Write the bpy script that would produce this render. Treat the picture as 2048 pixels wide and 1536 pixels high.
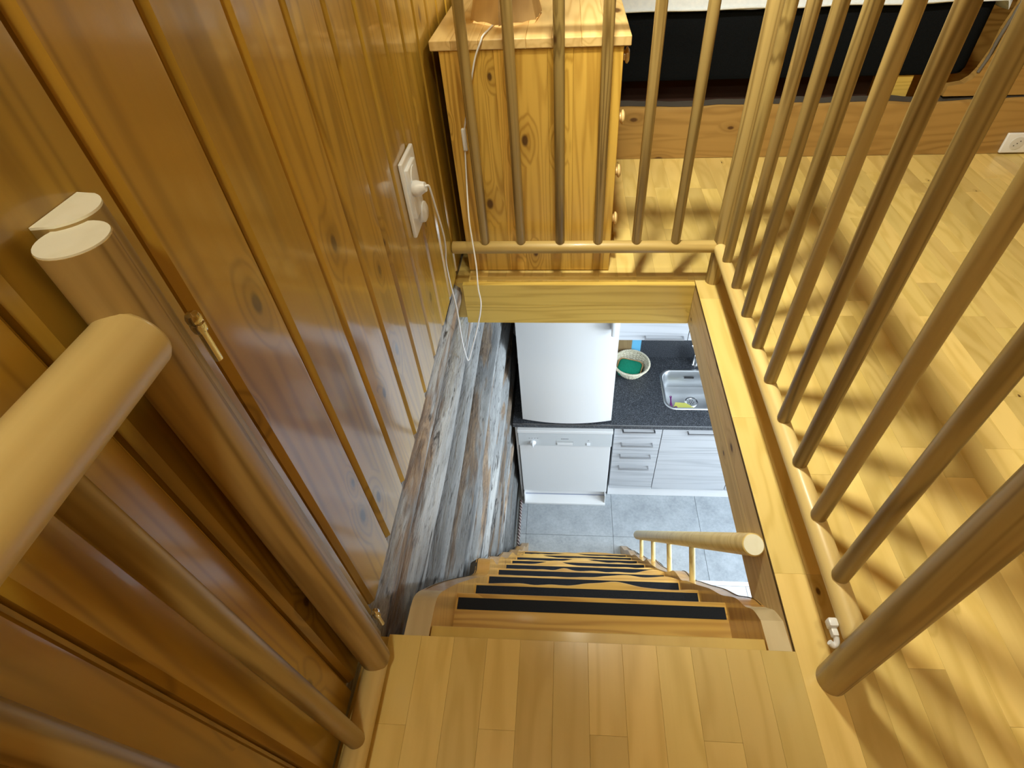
import bpy, bmesh, math, random
from mathutils import Vector, Matrix, noise
random.seed(7)
D = bpy.data; C = bpy.context.scene.collection
for o in list(D.objects): D.objects.remove(o)
PI = math.pi; R = math.radians

# ------------------------------------------------------------------ camera
cam_d = D.cameras.new('camera'); cam = D.objects.new('camera', cam_d); C.objects.link(cam)
cam_d.sensor_width = 36; cam_d.lens = 1090.79 / 2048 * 36
cam_d.shift_x = (1024 - 1063.01) / 2048; cam_d.shift_y = (676.98 - 768) / 2048
cam_d.clip_start = 0.01
a, b, r = R(43.2824), R(-5.1753), R(-3.1895)
fw = Vector((math.sin(b) * math.cos(a), math.cos(b) * math.cos(a), -math.sin(a)))
rt = Vector((math.cos(b), -math.sin(b), 0)); up = rt.cross(fw)
rt2 = math.cos(r) * rt + math.sin(r) * up; up2 = -math.sin(r) * rt + math.cos(r) * up
M = Matrix((rt2, up2, -fw)).transposed().to_4x4(); M.translation = Vector((0, 0, 1.1))
cam.matrix_world = M
bpy.context.scene.camera = cam
vs = bpy.context.scene.view_settings
bpy.context.scene.display_settings.display_device = 'sRGB'
vs.view_transform = 'Standard'; vs.look = 'None'; vs.gamma = 1; vs.use_curve_mapping = False
vs.exposure = 0.0

# ------------------------------------------------------------------ world and lights
w = D.worlds.new('world'); bpy.context.scene.world = w; w.use_nodes = True
w.node_tree.nodes['Background'].inputs[0].default_value = (0.75, 0.85, 1.0, 1)
w.node_tree.nodes['Background'].inputs[1].default_value = 1.2

def lamp(name, kind, loc, energy, col, size=0.1, size_y=None, rot=None):
    l = D.lights.new(name, kind); l.energy = energy; l.color = col
    if kind == 'AREA':
        l.size = size
        if size_y: l.shape = 'RECTANGLE'; l.size_y = size_y
    else: l.shadow_soft_size = size
    o = D.objects.new(name, l); C.objects.link(o); o.location = loc
    if rot: o.rotation_euler = rot
    return o
WARM = (1.0, 0.97, 0.76)
def spot(name, loc, aim, energy, col, half, blend, size=.055):
    l = D.lights.new(name, 'SPOT'); l.energy = energy; l.color = col; l.spot_size = 2 * R(half); l.spot_blend = blend; l.shadow_soft_size = size
    o = D.objects.new(name, l); C.objects.link(o); o.location = loc
    o.rotation_euler = (Vector(aim) - Vector(loc)).to_track_quat('-Z', 'Y').to_euler(); return o
SPOTS = [((.06, 1.05, 1.95), (1.20, 1.50, 0), 172, (1.0, .95, .74), 47, .8), ((.02, .72, 1.95), (.0, 1.50, .35), 30, (1.0, .93, .66), 34, .8)]
for k_, (lo_, ai_, en_, co_, ha_, bl_) in enumerate(SPOTS): spot('spot_bulb', lo_, ai_, en_, co_, ha_, bl_)
lamp('landing_bulb', 'POINT', (-0.10, -0.30, 2.08), 28, WARM, 0.05)
lamp('room_fill', 'POINT', (1.45, -0.45, 2.08), 6, WARM, 0.18)  # added fill light to brighten the left wall and dresser front
lamp('dresser_bulb', 'POINT', (-0.172, 1.695, 0.935), 4.5, (1, .92, .70), 0.025)
lamp('kitchen_fill_panel', 'AREA', (1.35, 1.25, -0.225), 27, (0.84, 0.94, 1.0), 1.0, 0.8)  # added area light under the kitchen ceiling, brightens the kitchen
lamp('kitchen_window', 'AREA', (3.1, 0.9, -1.2), 104, (0.80, 0.92, 1.0), 1.4, 1.1, (0, R(90), 0))

# ------------------------------------------------------------------ mesh helpers
def obj(name, bm, mat, parent=None, smooth=None, label=None, cat=None, group=None, kind=None):
    me = D.meshes.new(name); bmesh.ops.recalc_face_normals(bm, faces=bm.faces); bm.to_mesh(me); bm.free()
    if smooth:
        me.shade_smooth(); me.set_sharp_from_angle(angle=R(smooth))
    for m in (mat if isinstance(mat, (list, tuple)) else [mat]): me.materials.append(m)
    o = D.objects.new(name, me); C.objects.link(o)
    if parent: o.parent = parent
    tag(o, label, cat, group, kind); return o
def tag(o, label=None, cat=None, group=None, kind=None):
    for k, v in (('label', label), ('category', cat), ('group', group), ('kind', kind)):
        if v: o[k] = v
def thing(name, label, cat, group=None, loc=(0, 0, 0)):
    o = D.objects.new(name, None); C.objects.link(o); o.empty_display_size = .05
    o.location = loc; tag(o, label, cat, group)
    return o
def part(name, bm, mat, th, smooth=None, **k):
    """child in world coordinates of an Empty placed at th.location"""
    o = obj(name, bm, mat, th, smooth, **k)
    base = th
    off = Vector((0, 0, 0))
    while base is not None: off += base.location; base = base.parent
    o.location = -off if o.parent is not None else o.location
    return o
def box(bm, x0, x1, y0, y1, z0, z1, bev=0, mi=0, seg=2):
    r = bmesh.ops.create_cube(bm, size=1)
    vs_ = r['verts']
    for v in vs_:
        v.co = Vector(((x0 + x1) / 2 + v.co.x * (x1 - x0), (y0 + y1) / 2 + v.co.y * (y1 - y0), (z0 + z1) / 2 + v.co.z * (z1 - z0)))
    fs = {f for v in vs_ for f in v.link_faces}
    for f in fs: f.material_index = mi
    if bev:
        es = list({e for v in vs_ for e in v.link_edges})
        bmesh.ops.bevel(bm, geom=es, offset=bev, segments=seg, affect='EDGES', profile=.5)
    return bm
def nb(*a, **k): return box(bmesh.new(), *a, **k)
def tube(bm, pts, rad, n=12, cap=True, mi=0, closed=False):
    pts = [Vector(p) for p in pts]; rs = rad if isinstance(rad, (list, tuple)) else [rad] * len(pts)
    rings = []; m = len(pts)
    t0 = (pts[1] - pts[0]).normalized(); u = t0.orthogonal().normalized()
    for i, p in enumerate(pts):
        if closed: t = (pts[(i + 1) % m] - pts[i - 1]).normalized()
        else: t = (pts[min(i + 1, m - 1)] - pts[max(i - 1, 0)]).normalized()
        u = (u - t * u.dot(t)).normalized(); v = t.cross(u)
        rings.append([bm.verts.new(p + rs[i] * (u * math.cos(2 * PI * k / n) + v * math.sin(2 * PI * k / n))) for k in range(n)])
    cnt = m if closed else m - 1
    for i in range(cnt):
        A, B_ = rings[i], rings[(i + 1) % m]
        for k in range(n):
            f = bm.faces.new((A[k], A[(k + 1) % n], B_[(k + 1) % n], B_[k])); f.material_index = mi
    if cap and not closed:
        for q in (rings[0], rings[-1]):
            f = bm.faces.new(q); f.material_index = mi
    return bm
def rod(p, q, rad, n=24, bev=0.0):
    """round bar with softly rounded ends"""
    p, q = Vector(p), Vector(q); d = (q - p).normalized(); bm = bmesh.new()
    if bev: tube(bm, [p, p + d * bev * .35, p + d * bev, q - d * bev, q - d * bev * .35, q], [rad - bev, rad - bev * .3, rad, rad, rad - bev * .3, rad - bev], n)
    else: tube(bm, [p, q], rad, n)
    return bm
def lathe(prof, center, n=32, bm=None, wob=None):
    bm = bm or bmesh.new(); rings = []
    for i, (r_, z) in enumerate(prof):
        if r_ < 1e-5: rings.append([bm.verts.new((center[0], center[1], z))]); continue
        rings.append([bm.verts.new((center[0] + (r_ * (wob(i, k) if wob else 1)) * math.cos(2 * PI * k / n), center[1] + (r_ * (wob(i, k) if wob else 1)) * math.sin(2 * PI * k / n), z)) for k in range(n)])
    for A, B_ in zip(rings, rings[1:]):
        for k in range(n):
            if len(A) == 1 and len(B_) == 1: break
            if len(A) == 1: bm.faces.new((A[0], B_[k], B_[(k + 1) % n]))
            elif len(B_) == 1: bm.faces.new((A[k], A[(k + 1) % n], B_[0]))
            else: bm.faces.new((A[k], A[(k + 1) % n], B_[(k + 1) % n], B_[k]))
    return bm
def prism(poly, axis, a0, a1, bm=None, bev=0):
    """extrude a 2D polygon along an axis: axis x -> poly is (y,z); y -> (x,z); z -> (x,y)"""
    bm = bm or bmesh.new()
    def P(u, v, a): return {'x': (a, u, v), 'y': (u, a, v), 'z': (u, v, a)}[axis]
    A = [bm.verts.new(P(u, v, a0)) for u, v in poly]; B_ = [bm.verts.new(P(u, v, a1)) for u, v in poly]
    n = len(poly); bm.faces.new(A); bm.faces.new(B_[::-1])
    for k in range(n): bm.faces.new((A[k], A[(k + 1) % n], B_[(k + 1) % n], B_[k]))
    if bev:
        es = [e for e in bm.edges if len(e.link_faces) == 2 and e.calc_face_angle(0) > R(30)]
        bmesh.ops.bevel(bm, geom=es, offset=bev, segments=2, affect='EDGES')
    return bm
def rrect(x0, x1, y0, y1, r_, n=6):
    out = []
    for cx, cy, a0 in ((x1 - r_, y1 - r_, 0), (x0 + r_, y1 - r_, 90), (x0 + r_, y0 + r_, 180), (x1 - r_, y0 + r_, 270)):
        for i in range(n + 1):
            t = R(a0 + 90 * i / n); out.append((cx + r_ * math.cos(t), cy + r_ * math.sin(t)))
    return out
def loft(loops, bm=None, caps=(True, True)):
    bm = bm or bmesh.new(); rs = [[bm.verts.new(p) for p in L] for L in loops]; n = len(loops[0])
    for A, B_ in zip(rs, rs[1:]):
        for k in range(n): bm.faces.new((A[k], A[(k + 1) % n], B_[(k + 1) % n], B_[k]))
    if caps[0]: bm.faces.new(rs[0])
    if caps[1]: bm.faces.new(rs[-1])
    return bm
def smoothpath(pts, sub=6):
    P = [Vector(p) for p in pts]; out = []
    for i in range(len(P) - 1):
        p0, p1, p2, p3 = P[max(i - 1, 0)], P[i], P[i + 1], P[min(i + 2, len(P) - 1)]
        for s in range(sub):
            t = s / sub
            out.append(0.5 * ((2 * p1) + (-p0 + p2) * t + (2 * p0 - 5 * p1 + 4 * p2 - p3) * t * t + (-p0 + 3 * p1 - 3 * p2 + p3) * t ** 3))
    out.append(P[-1]); return out

# ------------------------------------------------------------------ materials
class NT:
    def __init__(s, name):
        s.m = D.materials.new(name); s.m.use_nodes = True; s.t = s.m.node_tree; s.n = s.t.nodes
        s.p = s.n['Principled BSDF']
    def new(s, t, **k):
        n = s.n.new(t)
        for a_, v in k.items(): setattr(n, a_, v)
        return n
    def lk(s, a_, b_): s.t.links.new(a_, b_)
    def math(s, op, a_, b_=None, c_=None, clamp=False):
        n = s.new('ShaderNodeMath', operation=op); n.use_clamp = clamp
        for i, v in enumerate((a_, b_, c_)):
            if v is None: continue
            if isinstance(v, (int, float)): n.inputs[i].default_value = v
            else: s.lk(v, n.inputs[i])
        return n.outputs[0]
    def mix(s, f, a_, b_, mode='MIX'):
        n = s.new('ShaderNodeMix', data_type='RGBA', blend_type=mode)
        for i, v in ((0, f), (6, a_), (7, b_)):
            if isinstance(v, (int, float)): n.inputs[i].default_value = v
            elif isinstance(v, tuple): n.inputs[i].default_value = (*v, 1)
            else: s.lk(v, n.inputs[i])
        return n.outputs[2]
    def coords(s, scale, rnd=True):
        tc = s.new('ShaderNodeTexCoord'); oi = s.new('ShaderNodeObjectInfo')
        mp = s.new('ShaderNodeMapping'); mp.inputs['Scale'].default_value = scale
        if rnd:
            ad = s.new('ShaderNodeVectorMath', operation='MULTIPLY_ADD')
            cb = s.new('ShaderNodeCombineXYZ')
            s.lk(oi.outputs['Random'], cb.inputs[0]); s.lk(s.math('MULTIPLY', oi.outputs['Random'], 7.31), cb.inputs[1]); s.lk(s.math('MULTIPLY', oi.outputs['Random'], 3.77), cb.inputs[2])
            s.lk(cb.outputs[0], ad.inputs[0]); ad.inputs[1].default_value = (9, 9, 9); s.lk(tc.outputs['Object'], ad.inputs[2])
            s.lk(ad.outputs[0], mp.inputs[0])
        else: s.lk(tc.outputs['Object'], mp.inputs[0])
        return mp.outputs[0], oi.outputs['Random']
    def noise(s, vec, sc, det=3, rough=.55, dist=0):
        n = s.new('ShaderNodeTexNoise'); s.lk(vec, n.inputs['Vector']); n.inputs['Scale'].default_value = sc
        n.inputs['Detail'].default_value = det; n.inputs['Roughness'].default_value = rough; n.inputs['Distortion'].default_value = dist
        return n.outputs[0]
    def ramp(s, f, stops):
        n = s.new('ShaderNodeValToRGB'); s.lk(f, n.inputs[0]); e = n.color_ramp.elements
        while len(e) < len(stops): e.new(.5)
        for q, (p_, c_) in zip(e, stops): q.position = p_; q.color = (*c_, 1) if len(c_) == 3 else c_
        return n.outputs[0]
    def bump(s, h, st, dist=.002):
        n = s.new('ShaderNodeBump'); n.inputs['Strength'].default_value = st; n.inputs['Distance'].default_value = dist
        s.lk(h, n.inputs['Height']); s.lk(n.outputs[0], s.p.inputs['Normal'])
    def set(s, **k):
        for a_, v in k.items(): s.p.inputs[a_.replace('_', ' ')].default_value = v
def wood(name, light, dark, knotc=(.06, .02, .006), axis='z', rings=9, along=.16, contrast=.7, knots=.5, tint=.16, rough=.42, coat=0.0, coat_rough=.12, scale=6.0, kscale=1.0, fine=.25, ks=1.0, flat=None, rk=2.6):
    t = NT(name)
    f = {'x': (along, 1, 1), 'y': (1, along, 1), 'z': (1, 1, along)}[axis]
    vec, rnd = t.coords(tuple(c * scale for c in f))
    # knots
    kf = {'x': (.55, 1, 1), 'y': (1, .55, 1), 'z': (1, 1, .55)}[axis]
    kv, _ = t.coords(tuple(c * 5.5 * kscale for c in kf))
    vo = t.new('ShaderNodeTexVoronoi')
    if flat:
        vo.voronoi_dimensions = '2D'; sp_ = t.new('ShaderNodeSeparateXYZ'); cb_ = t.new('ShaderNodeCombineXYZ'); t.lk(kv, sp_.inputs[0])
        for i_, q_ in enumerate([q for q in 'xyz' if q != flat]): t.lk(sp_.outputs['xyz'.index(q_)], cb_.inputs[i_])
        kv = cb_.outputs[0]
    t.lk(kv, vo.inputs['Vector']); vo.inputs['Scale'].default_value = 1; vo.inputs['Randomness'].default_value = 1
    dist = vo.outputs['Distance']
    sep = t.new('ShaderNodeSeparateColor'); t.lk(vo.outputs['Color'], sep.inputs[0])
    sel = t.math('LESS_THAN', sep.outputs[0], knots)
    size = t.math('MULTIPLY_ADD', sep.outputs[1], .06 * ks, .045 * ks)
    kcore = t.math('MULTIPLY', t.math('SUBTRACT', 1, t.math('DIVIDE', dist, size), clamp=True), sel)
    khalo = t.math('MULTIPLY', t.math('SUBTRACT', 1, t.math('DIVIDE', dist, t.math('MULTIPLY', size, 3.8)), clamp=True), sel)
    v = t.noise(vec, .8, 2.5, .5, .3)
    v = t.math('MULTIPLY_ADD', khalo, .16, v)
    s1 = t.math('SINE', t.math('MULTIPLY', v, rings * rk * 2 * PI))
    s1 = t.math('MULTIPLY_ADD', s1, .5, .5)
    s1 = t.math('POWER', s1, 2.2)
    ff = {'x': (.02, 1, 1), 'y': (1, .02, 1), 'z': (1, 1, .02)}[axis]
    fv, _ = t.coords(tuple(c * 160 for c in ff)); fn = t.noise(fv, 1, 2, .6)
    big = t.noise(vec, .8, 1, .5)
    g = t.math('MULTIPLY', s1, t.math('MULTIPLY_ADD', big, 1.3, .05), clamp=True)
    g = t.math('ADD', t.math('MULTIPLY', g, contrast), t.math('MULTIPLY', t.math('SUBTRACT', fn, .5), fine), clamp=True)
    col = t.mix(g, light, dark)
    hv = t.new('ShaderNodeHueSaturation'); t.lk(col, hv.inputs['Color'])
    t.lk(t.math('MULTIPLY_ADD', t.math('SUBTRACT', rnd, .5), tint * 2, 1.0), hv.inputs['Value'])
    t.lk(t.math('MULTIPLY_ADD', t.math('SUBTRACT', t.math('FRACT', t.math('MULTIPLY', rnd, 13.7)), .5), .006, .5), hv.inputs['Hue'])
    col = t.mix(t.math('MULTIPLY', khalo, .45), hv.outputs[0], tuple(c * .75 for c in dark))
    col = t.mix(t.math('MULTIPLY', t.math('MULTIPLY', kcore, 2.2, clamp=True), .88), col, knotc)
    t.lk(col, t.p.inputs['Base Color']); t.set(Roughness=rough, Coat_Weight=coat, Coat_Roughness=coat_rough)
    t.p.inputs['Coat IOR'].default_value = 1.5
    t.bump(t.math('SUBTRACT', 1, g), .12, .0006)
    return t.m
def plain(name, col, rough=.5, metal=0, **k):
    t = NT(name); t.set(Base_Color=(*col, 1), Roughness=rough, Metallic=metal, **k); return t.m

panel_w = wood('lacquered_pine_panel', (.50, .30, .036), (.20, .100, .008), axis='z', rings=6, along=.06, scale=9, contrast=.62, knots=.55, coat=.9, coat_rough=.12, rough=.38, tint=.14, kscale=1.15, ks=.8, flat='x')
panel_h = wood('lacquered_pine_board', (.50, .285, .070), (.22, .098, .016), axis='x', rings=6, knots=.35, coat=.3, coat_rough=.2, tint=.10)
birch = wood('birch_parquet', (.78, .60, .215), (.58, .41, .10), axis='y', rings=3, along=.2, scale=9, contrast=.6, knots=.10, tint=.17, rough=.34, coat=.35, coat_rough=.2, fine=.25, kscale=1.8, ks=.5, flat='z')
birch_x = wood('birch_trim', (.70, .515, .155), (.52, .34, .075), axis='y', rings=3, along=.2, contrast=.5, knots=.15, tint=.05, rough=.38, coat=.08, flat='z')
rail_w = wood('turned_pine_upright', (.40, .285, .100), (.15, .090, .022), axis='z', rings=3.2, along=.035, scale=24, contrast=1.0, knots=.22, tint=.10, rough=.45, coat=.2, coat_rough=.3, kscale=1.7, fine=.4)
rail_y = wood('turned_pine_rail', (.76, .60, .25), (.55, .38, .12), axis='y', rings=2.5, along=.06, scale=16, contrast=.6, knots=.12, tint=.04, rough=.42, coat=.25, coat_rough=.25)
rail_x = wood('turned_pine_cross_rail', (.52, .37, .13), (.34, .21, .06), axis='x', rings=2.5, along=.06, scale=16, contrast=.6, knots=.12, tint=.04, rough=.45, coat=.2)
endg = wood('sawn_end_grain', (.90, .92, .78), (.78, .78, .60), axis='z', rings=2, along=1, scale=20, contrast=.4, knots=0, tint=.02, rough=.7)
beam_x = wood('glued_pine_beam', (.72, .53, .125), (.46, .29, .045), axis='x', rings=4, along=.07, scale=12, contrast=.75, knots=.4, tint=.05, rough=.5, coat=.15, ks=.6, kscale=1.6, flat='y')
beam_y = wood('planed_pine_fascia', (.64, .47, .21), (.42, .27, .10), axis='y', rings=4, along=.07, scale=11, contrast=.6, knots=.45, tint=.05, rough=.55, ks=.7, kscale=1.5, flat='x')
stair_w = wood('stair_pine', (.68, .43, .115), (.40, .205, .045), axis='x', rings=4, along=.09, scale=11, contrast=.75, knots=.45, tint=.08, rough=.35, coat=.5, coat_rough=.15, flat='z')
string_w = wood('stringer_pine', (.60, .33, .075), (.38, .17, .03), axis='y', rings=4, along=.3, scale=8, contrast=.6, knots=.3, tint=.04, rough=.35, coat=.5, coat_rough=.15, flat='x')
dress_w = wood('dresser_pine', (.78, .50, .095), (.40, .20, .022), axis='z', rings=6, along=.045, scale=14, contrast=.75, knots=.45, tint=.14, rough=.42, coat=.25, coat_rough=.2, kscale=1.2, flat='y', ks=.8)
dress_t = wood('dresser_top_pine', (.78, .57, .25), (.54, .33, .10), axis='y', rings=4, along=.09, scale=12, contrast=.6, knots=.4, tint=.07, rough=.38, coat=.3, flat='z')
slab_w = wood('live_edge_slab', (.40, .245, .072), (.22, .12, .028), axis='x', rings=4, along=.12, scale=8, contrast=.6, knots=.6, tint=.05, rough=.5, coat=.15, flat='y')
shade_w = wood('lampshade_board', (.50, .33, .13), (.36, .21, .07), axis='z', rings=3, along=.2, scale=10, contrast=.5, knots=.1, tint=.2, rough=.7)
front_w = wood('pale_grey_laminate', (.53, .55, .585), (.33, .35, .38), (.4, .4, .4), axis='x', rings=2.5, along=.045, scale=14, contrast=.75, knots=0, tint=.015, rough=.4, fine=.35)
lam_w = wood('pale_laminate_floor', (.70, .70, .72), (.50, .50, .51), (.4, .4, .4), axis='y', rings=3, along=.06, scale=11, contrast=.6, knots=0, tint=.05, rough=.45)
sawn_w = wood('sawn_pine_top', (.64, .54, .34), (.48, .38, .21), axis='y', rings=3, contrast=.6, knots=.2, tint=.03, rough=.6)
bark_w = plain('grey_brown_bark', (.13, .115, .10), .9)
white_p = plain('white_plastic', (.86, .90, .96), .3)
white_e = plain('white_enamel', (.80, .82, .84), .28, Coat_Weight=.3)
trim_wh = plain('white_laminate', (.80, .81, .83), .4)
dark_g = plain('dark_recess', (.03, .03, .032), .8)
chrome = plain('brushed_steel', (.42, .42, .43), .3, 1)
steelm = plain('sink_steel', (.62, .64, .66), .38, 1)
chrome2 = plain('polished_chrome', (.75, .76, .78), .08, 1)
black_tape = NT('anti_slip_tape')
v_, _ = black_tape.coords((900, 900, 900)); nn = black_tape.noise(v_, 1, 2); black_tape.lk(black_tape.ramp(nn, [(.3, (.006, .008, .014)), (.8, (.026, .032, .045))]), black_tape.p.inputs['Base Color']); black_tape.set(Roughness=.9, Specular_IOR_Level=.2); black_tape = black_tape.m
t = NT('speckled_black_worktop'); v_, _ = t.coords((1, 1, 1), False)
nn = t.noise(v_, 260, 2, .7); t.lk(t.ramp(nn, [(.40, (.012, .014, .019)), (.56, (.050, .056, .068)), (.66, (.20, .22, .25))]), t.p.inputs['Base Color']); t.set(Roughness=.38); worktop_m = t.m
t = NT('grey_stone_tile'); v_, rn = t.coords((1, 1, 1)); n1 = t.noise(v_, 9, 8, .65); n2 = t.noise(v_, 55, 5, .7)
t.lk(t.mix(.35, t.ramp(n1, [(.3, (.24, .27, .30)), (.7, (.42, .46, .50))]), t.ramp(n2, [(.3, (.22, .25, .28)), (.75, (.52, .56, .60))])), t.p.inputs['Base Color']); t.set(Roughness=.5); t.bump(n2, .15, .001); tile_m = t.m
t = NT('black_bed_fabric'); v_, _ = t.coords((1, 1, 1), False); nn = t.noise(v_, 700, 3, .7)
t.lk(t.ramp(nn, [(.3, (.002, .0025, .003)), (.75, (.010, .013, .018))]), t.p.inputs['Base Color']); t.set(Roughness=1, Specular_IOR_Level=.1); t.bump(nn, .4, .001); fabric_m = t.m
t = NT('white_quilted_cotton'); v_, _ = t.coords((1, 1, 1), False); nn = t.noise(v_, 60, 5, .6)
t.lk(t.ramp(nn, [(.3, (.72, .80, .90)), (.8, (.84, .91, .98))]), t.p.inputs['Base Color']); t.set(Roughness=.9); t.bump(nn, .3, .004); cotton_m = t.m
# weathered log
t = NT('weathered_log'); v_, rn = t.coords((8, 1.6, 8)); v2, _ = t.coords((30, 5, 30)); v3, _ = t.coords((6, 1.0, 6)); v4, _ = t.coords((22, 6, 22)); v5, _ = t.coords((110, 22, 110))
n1 = t.noise(v_, 1, 6, .68, .5); n2 = t.noise(v2, 1, 4, .6, 1.2); n3 = t.noise(v3, 1, 4, .6, .6); n4 = t.noise(v4, 1, 6, .7, 1.0); n5 = t.noise(v5, 1, 3, .6, .5)
c = t.ramp(n1, [(.30, (.15, .155, .16)), (.45, (.30, .31, .315)), (.60, (.47, .485, .49)), (.76, (.60, .62, .63))])
c = t.mix(t.math('MULTIPLY', t.math('MULTIPLY', t.math('SUBTRACT', n3, .52, clamp=True), 22, clamp=True), .85), c, t.ramp(n4, [(.32, (.07, .042, .026)), (.50, (.24, .155, .09)), (.70, (.50, .36, .22))]))
c = t.mix(t.math('MULTIPLY', t.math('SUBTRACT', .40, n2, clamp=True), 14, clamp=True), c, (.05, .045, .042))
c = t.mix(t.math('MULTIPLY', t.math('SUBTRACT', .45, n5, clamp=True), 4, clamp=True), c, (.12, .11, .105))
hv = t.new('ShaderNodeHueSaturation'); t.lk(c, hv.inputs['Color']); t.lk(t.math('MULTIPLY_ADD', rn, .8, .42), hv.inputs['Value'])
t.lk(hv.outputs[0], t.p.inputs['Base Color']); t.set(Roughness=.8)
t.bump(t.math('ADD', n2, t.math('MULTIPLY', n4, .8)), .9, .014); log_m = t.m
t = NT('woven_willow'); v_, _ = t.coords((1, 1, 1), False); nn = t.noise(v_, 120, 3)
t.lk(t.ramp(nn, [(.3, (.52, .46, .32)), (.7, (.80, .76, .62))]), t.p.inputs['Base Color']); t.set(Roughness=.7); willow = t.m
t = NT('green_terry_cloth'); v_, _ = t.coords((1, 1, 1), False); nn = t.noise(v_, 260, 4, .8)
t.lk(t.ramp(nn, [(.3, (.0, .22, .12)), (.75, (.01, .50, .30))]), t.p.inputs['Base Color']); t.set(Roughness=1); t.bump(nn, 1, .006); green_m = t.m
yellow_m = plain('yellow_cloth', (.72, .72, .16), .8); purple_m = plain('purple_plastic', (.20, .03, .19), .35)
blue_m = plain('blue_board', (.16, .50, .78), .4); brown_m = wood('cutting_board_wood', (.36, .25, .12), (.25, .16, .07), axis='z', knots=0)
rope_m = NT('twisted_rope'); v_, _ = rope_m.coords((1, 1, 1), False)
sx = rope_m.new('ShaderNodeSeparateXYZ'); rope_m.lk(v_, sx.inputs[0])
ww = rope_m.math('SINE', rope_m.math('ADD', rope_m.math('MULTIPLY', sx.outputs[1], 260), rope_m.math('MULTIPLY', sx.outputs[0], 260)))
rope_m.lk(rope_m.ramp(rope_m.math('MULTIPLY_ADD', ww, .5, .5), [(.4, (.10, .055, .06)), (.6, (.42, .38, .37))]), rope_m.p.inputs['Base Color']); rope_m.set(Roughness=.9); rope_m = rope_m.m
t = NT('glowing_lamp_glass'); t.set(Base_Color=(1, .9, .7, 1)); t.p.inputs['Emission Color'].default_value = (1, .86, .6, 1); t.set(Emission_Strength=6.0); glow_m = t.m
t = NT('ceiling_panel_glow'); t.set(Base_Color=(1, 1, 1, 1)); t.p.inputs['Emission Color'].default_value = (.88, .94, 1, 1); t.set(Emission_Strength=4.0); glow_k = t.m
ceil_white = plain('painted_white', (.78, .79, .80), .6)
under_m = plain('dark_underbed', (.05, .022, .015), .9)

XW = -.366                      # face of the left wall panelling
ZK = -2.5395                    # kitchen floor
# ------------------------------------------------------------------ SETTING: upper room
X1, YB, YF = 2.62, 3.35, -1.35
# floor structure with the stair opening cut out (x XW..0.43, y 0.349..1.442)
bm = nb(-.40, X1, YF, .347, -.165, -.0125); box(bm, .432, X1, .347, 1.446, -.165, -.0125); box(bm, -.40, X1, 1.446, YB, -.165, -.0125)
floor = obj('floor', bm, birch_x, kind='structure')
# parquet strips, four lengths that share their meshes
PW = .062; LENS = (.31, .39, .47, .55); pl_mesh = {}
def plank(x, y0, y1, nm='plank', mat=birch, par=floor, wd=PW):
    L = round(y1 - y0, 3); key = (L, wd, mat.name)
    if key not in pl_mesh:
        q = obj(nm, nb(0, wd - .0002, .0001, L - .0001, -.0125, 0, bev=.00035, seg=1), mat, par); pl_mesh[key] = q.data
    else:
        q = D.objects.new(nm, pl_mesh[key]); C.objects.link(q); q.parent = par
    q.location = (x, y0, 0); return q
x = -.145 - 3 * PW; i = 0
rnd = random.Random(3)
while x < 2.12:
    col_gap = x < .41
    spans = [(-.06, .349), (1.444, 2.328)] if col_gap else [(-.06 - .0, 2.328)]
    if x > 1.2: spans = [(.55 if x > 1.6 else .2, 2.328)]
    for s0, s1 in spans:
        if x < .15 and s0 > 1: s1 = 1.62      # hidden under the dresser beyond this
        y = s0; first = True
        while y < s1 - .001:
            L = rnd.choice(LENS)
            if first and len(spans) > 1 and s0 < 1: L = s1 - s0 - (0.0 if i % 3 else .14)
            first = False
            y2 = min(y + L, s1)
            if s1 - y2 < .1: y2 = s1
            plank(x, y, y2, wd=min(PW, 9)); y = y2
    x += PW; i += 1
# wall beside the stair: backing plus upright boards
wl = obj('wall_left', nb(-.47, XW - .016, YF, YB, .02, 2.36), panel_w, kind='structure')
def board(y0, y1, z0, z1):
    # board with rounded visible edge and a recessed tongue
    bm = bmesh.new(); g = .010
    prof = [(XW - .016, y0), (XW - .016, y1), (XW - .0125, y1), (XW - .0125, y1 - g * .45), (XW - .006, y1 - g * .55), (XW - .0005, y1 - g * .95), (XW, y1 - g * 1.3), (XW, y0 + .0100), (XW - .0075, y0 + .0022), (XW - .014, y0 + .0012), (XW - .016, y0)]
    A = [bm.verts.new((px, py, z0)) for px, py in prof]; B_ = [bm.verts.new((px, py, z1)) for px, py in prof]
    n = len(prof); bm.faces.new(A); bm.faces.new(B_[::-1])
    for k in range(n): bm.faces.new((A[k], A[(k + 1) % n], B_[(k + 1) % n], B_[k]))
    return bm
bw = .1316; mesh0 = None
for k in range(-7, 17):
    y0 = .2563 + k * bw
    if mesh0 is None:
        q = obj('board', board(0, bw, .034, 2.34), panel_w, wl, smooth=25); mesh0 = q.data
    else: q = D.objects.new('board', mesh0); C.objects.link(q); q.parent = wl
    q.location = (0, y0, random.uniform(-.004, .004))
# other walls and ceiling of the upper room (seen only from the side or in reflections)
obj('wall_back', nb(-.47, X1, YB, YB + .05, -.16, 2.36), panel_h, kind='structure')
obj('wall_right', nb(X1, X1 + .05, YF, YB, -.16, 2.36), panel_w, kind='structure')
obj('wall_front', nb(-.47, X1, YF - .05, YF, -.16, 2.36), panel_h, kind='structure')
obj('ceiling', nb(-.47, X1 + .05, YF - .05, YB + .05, 2.36, 2.40), panel_h, kind='structure')
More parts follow.
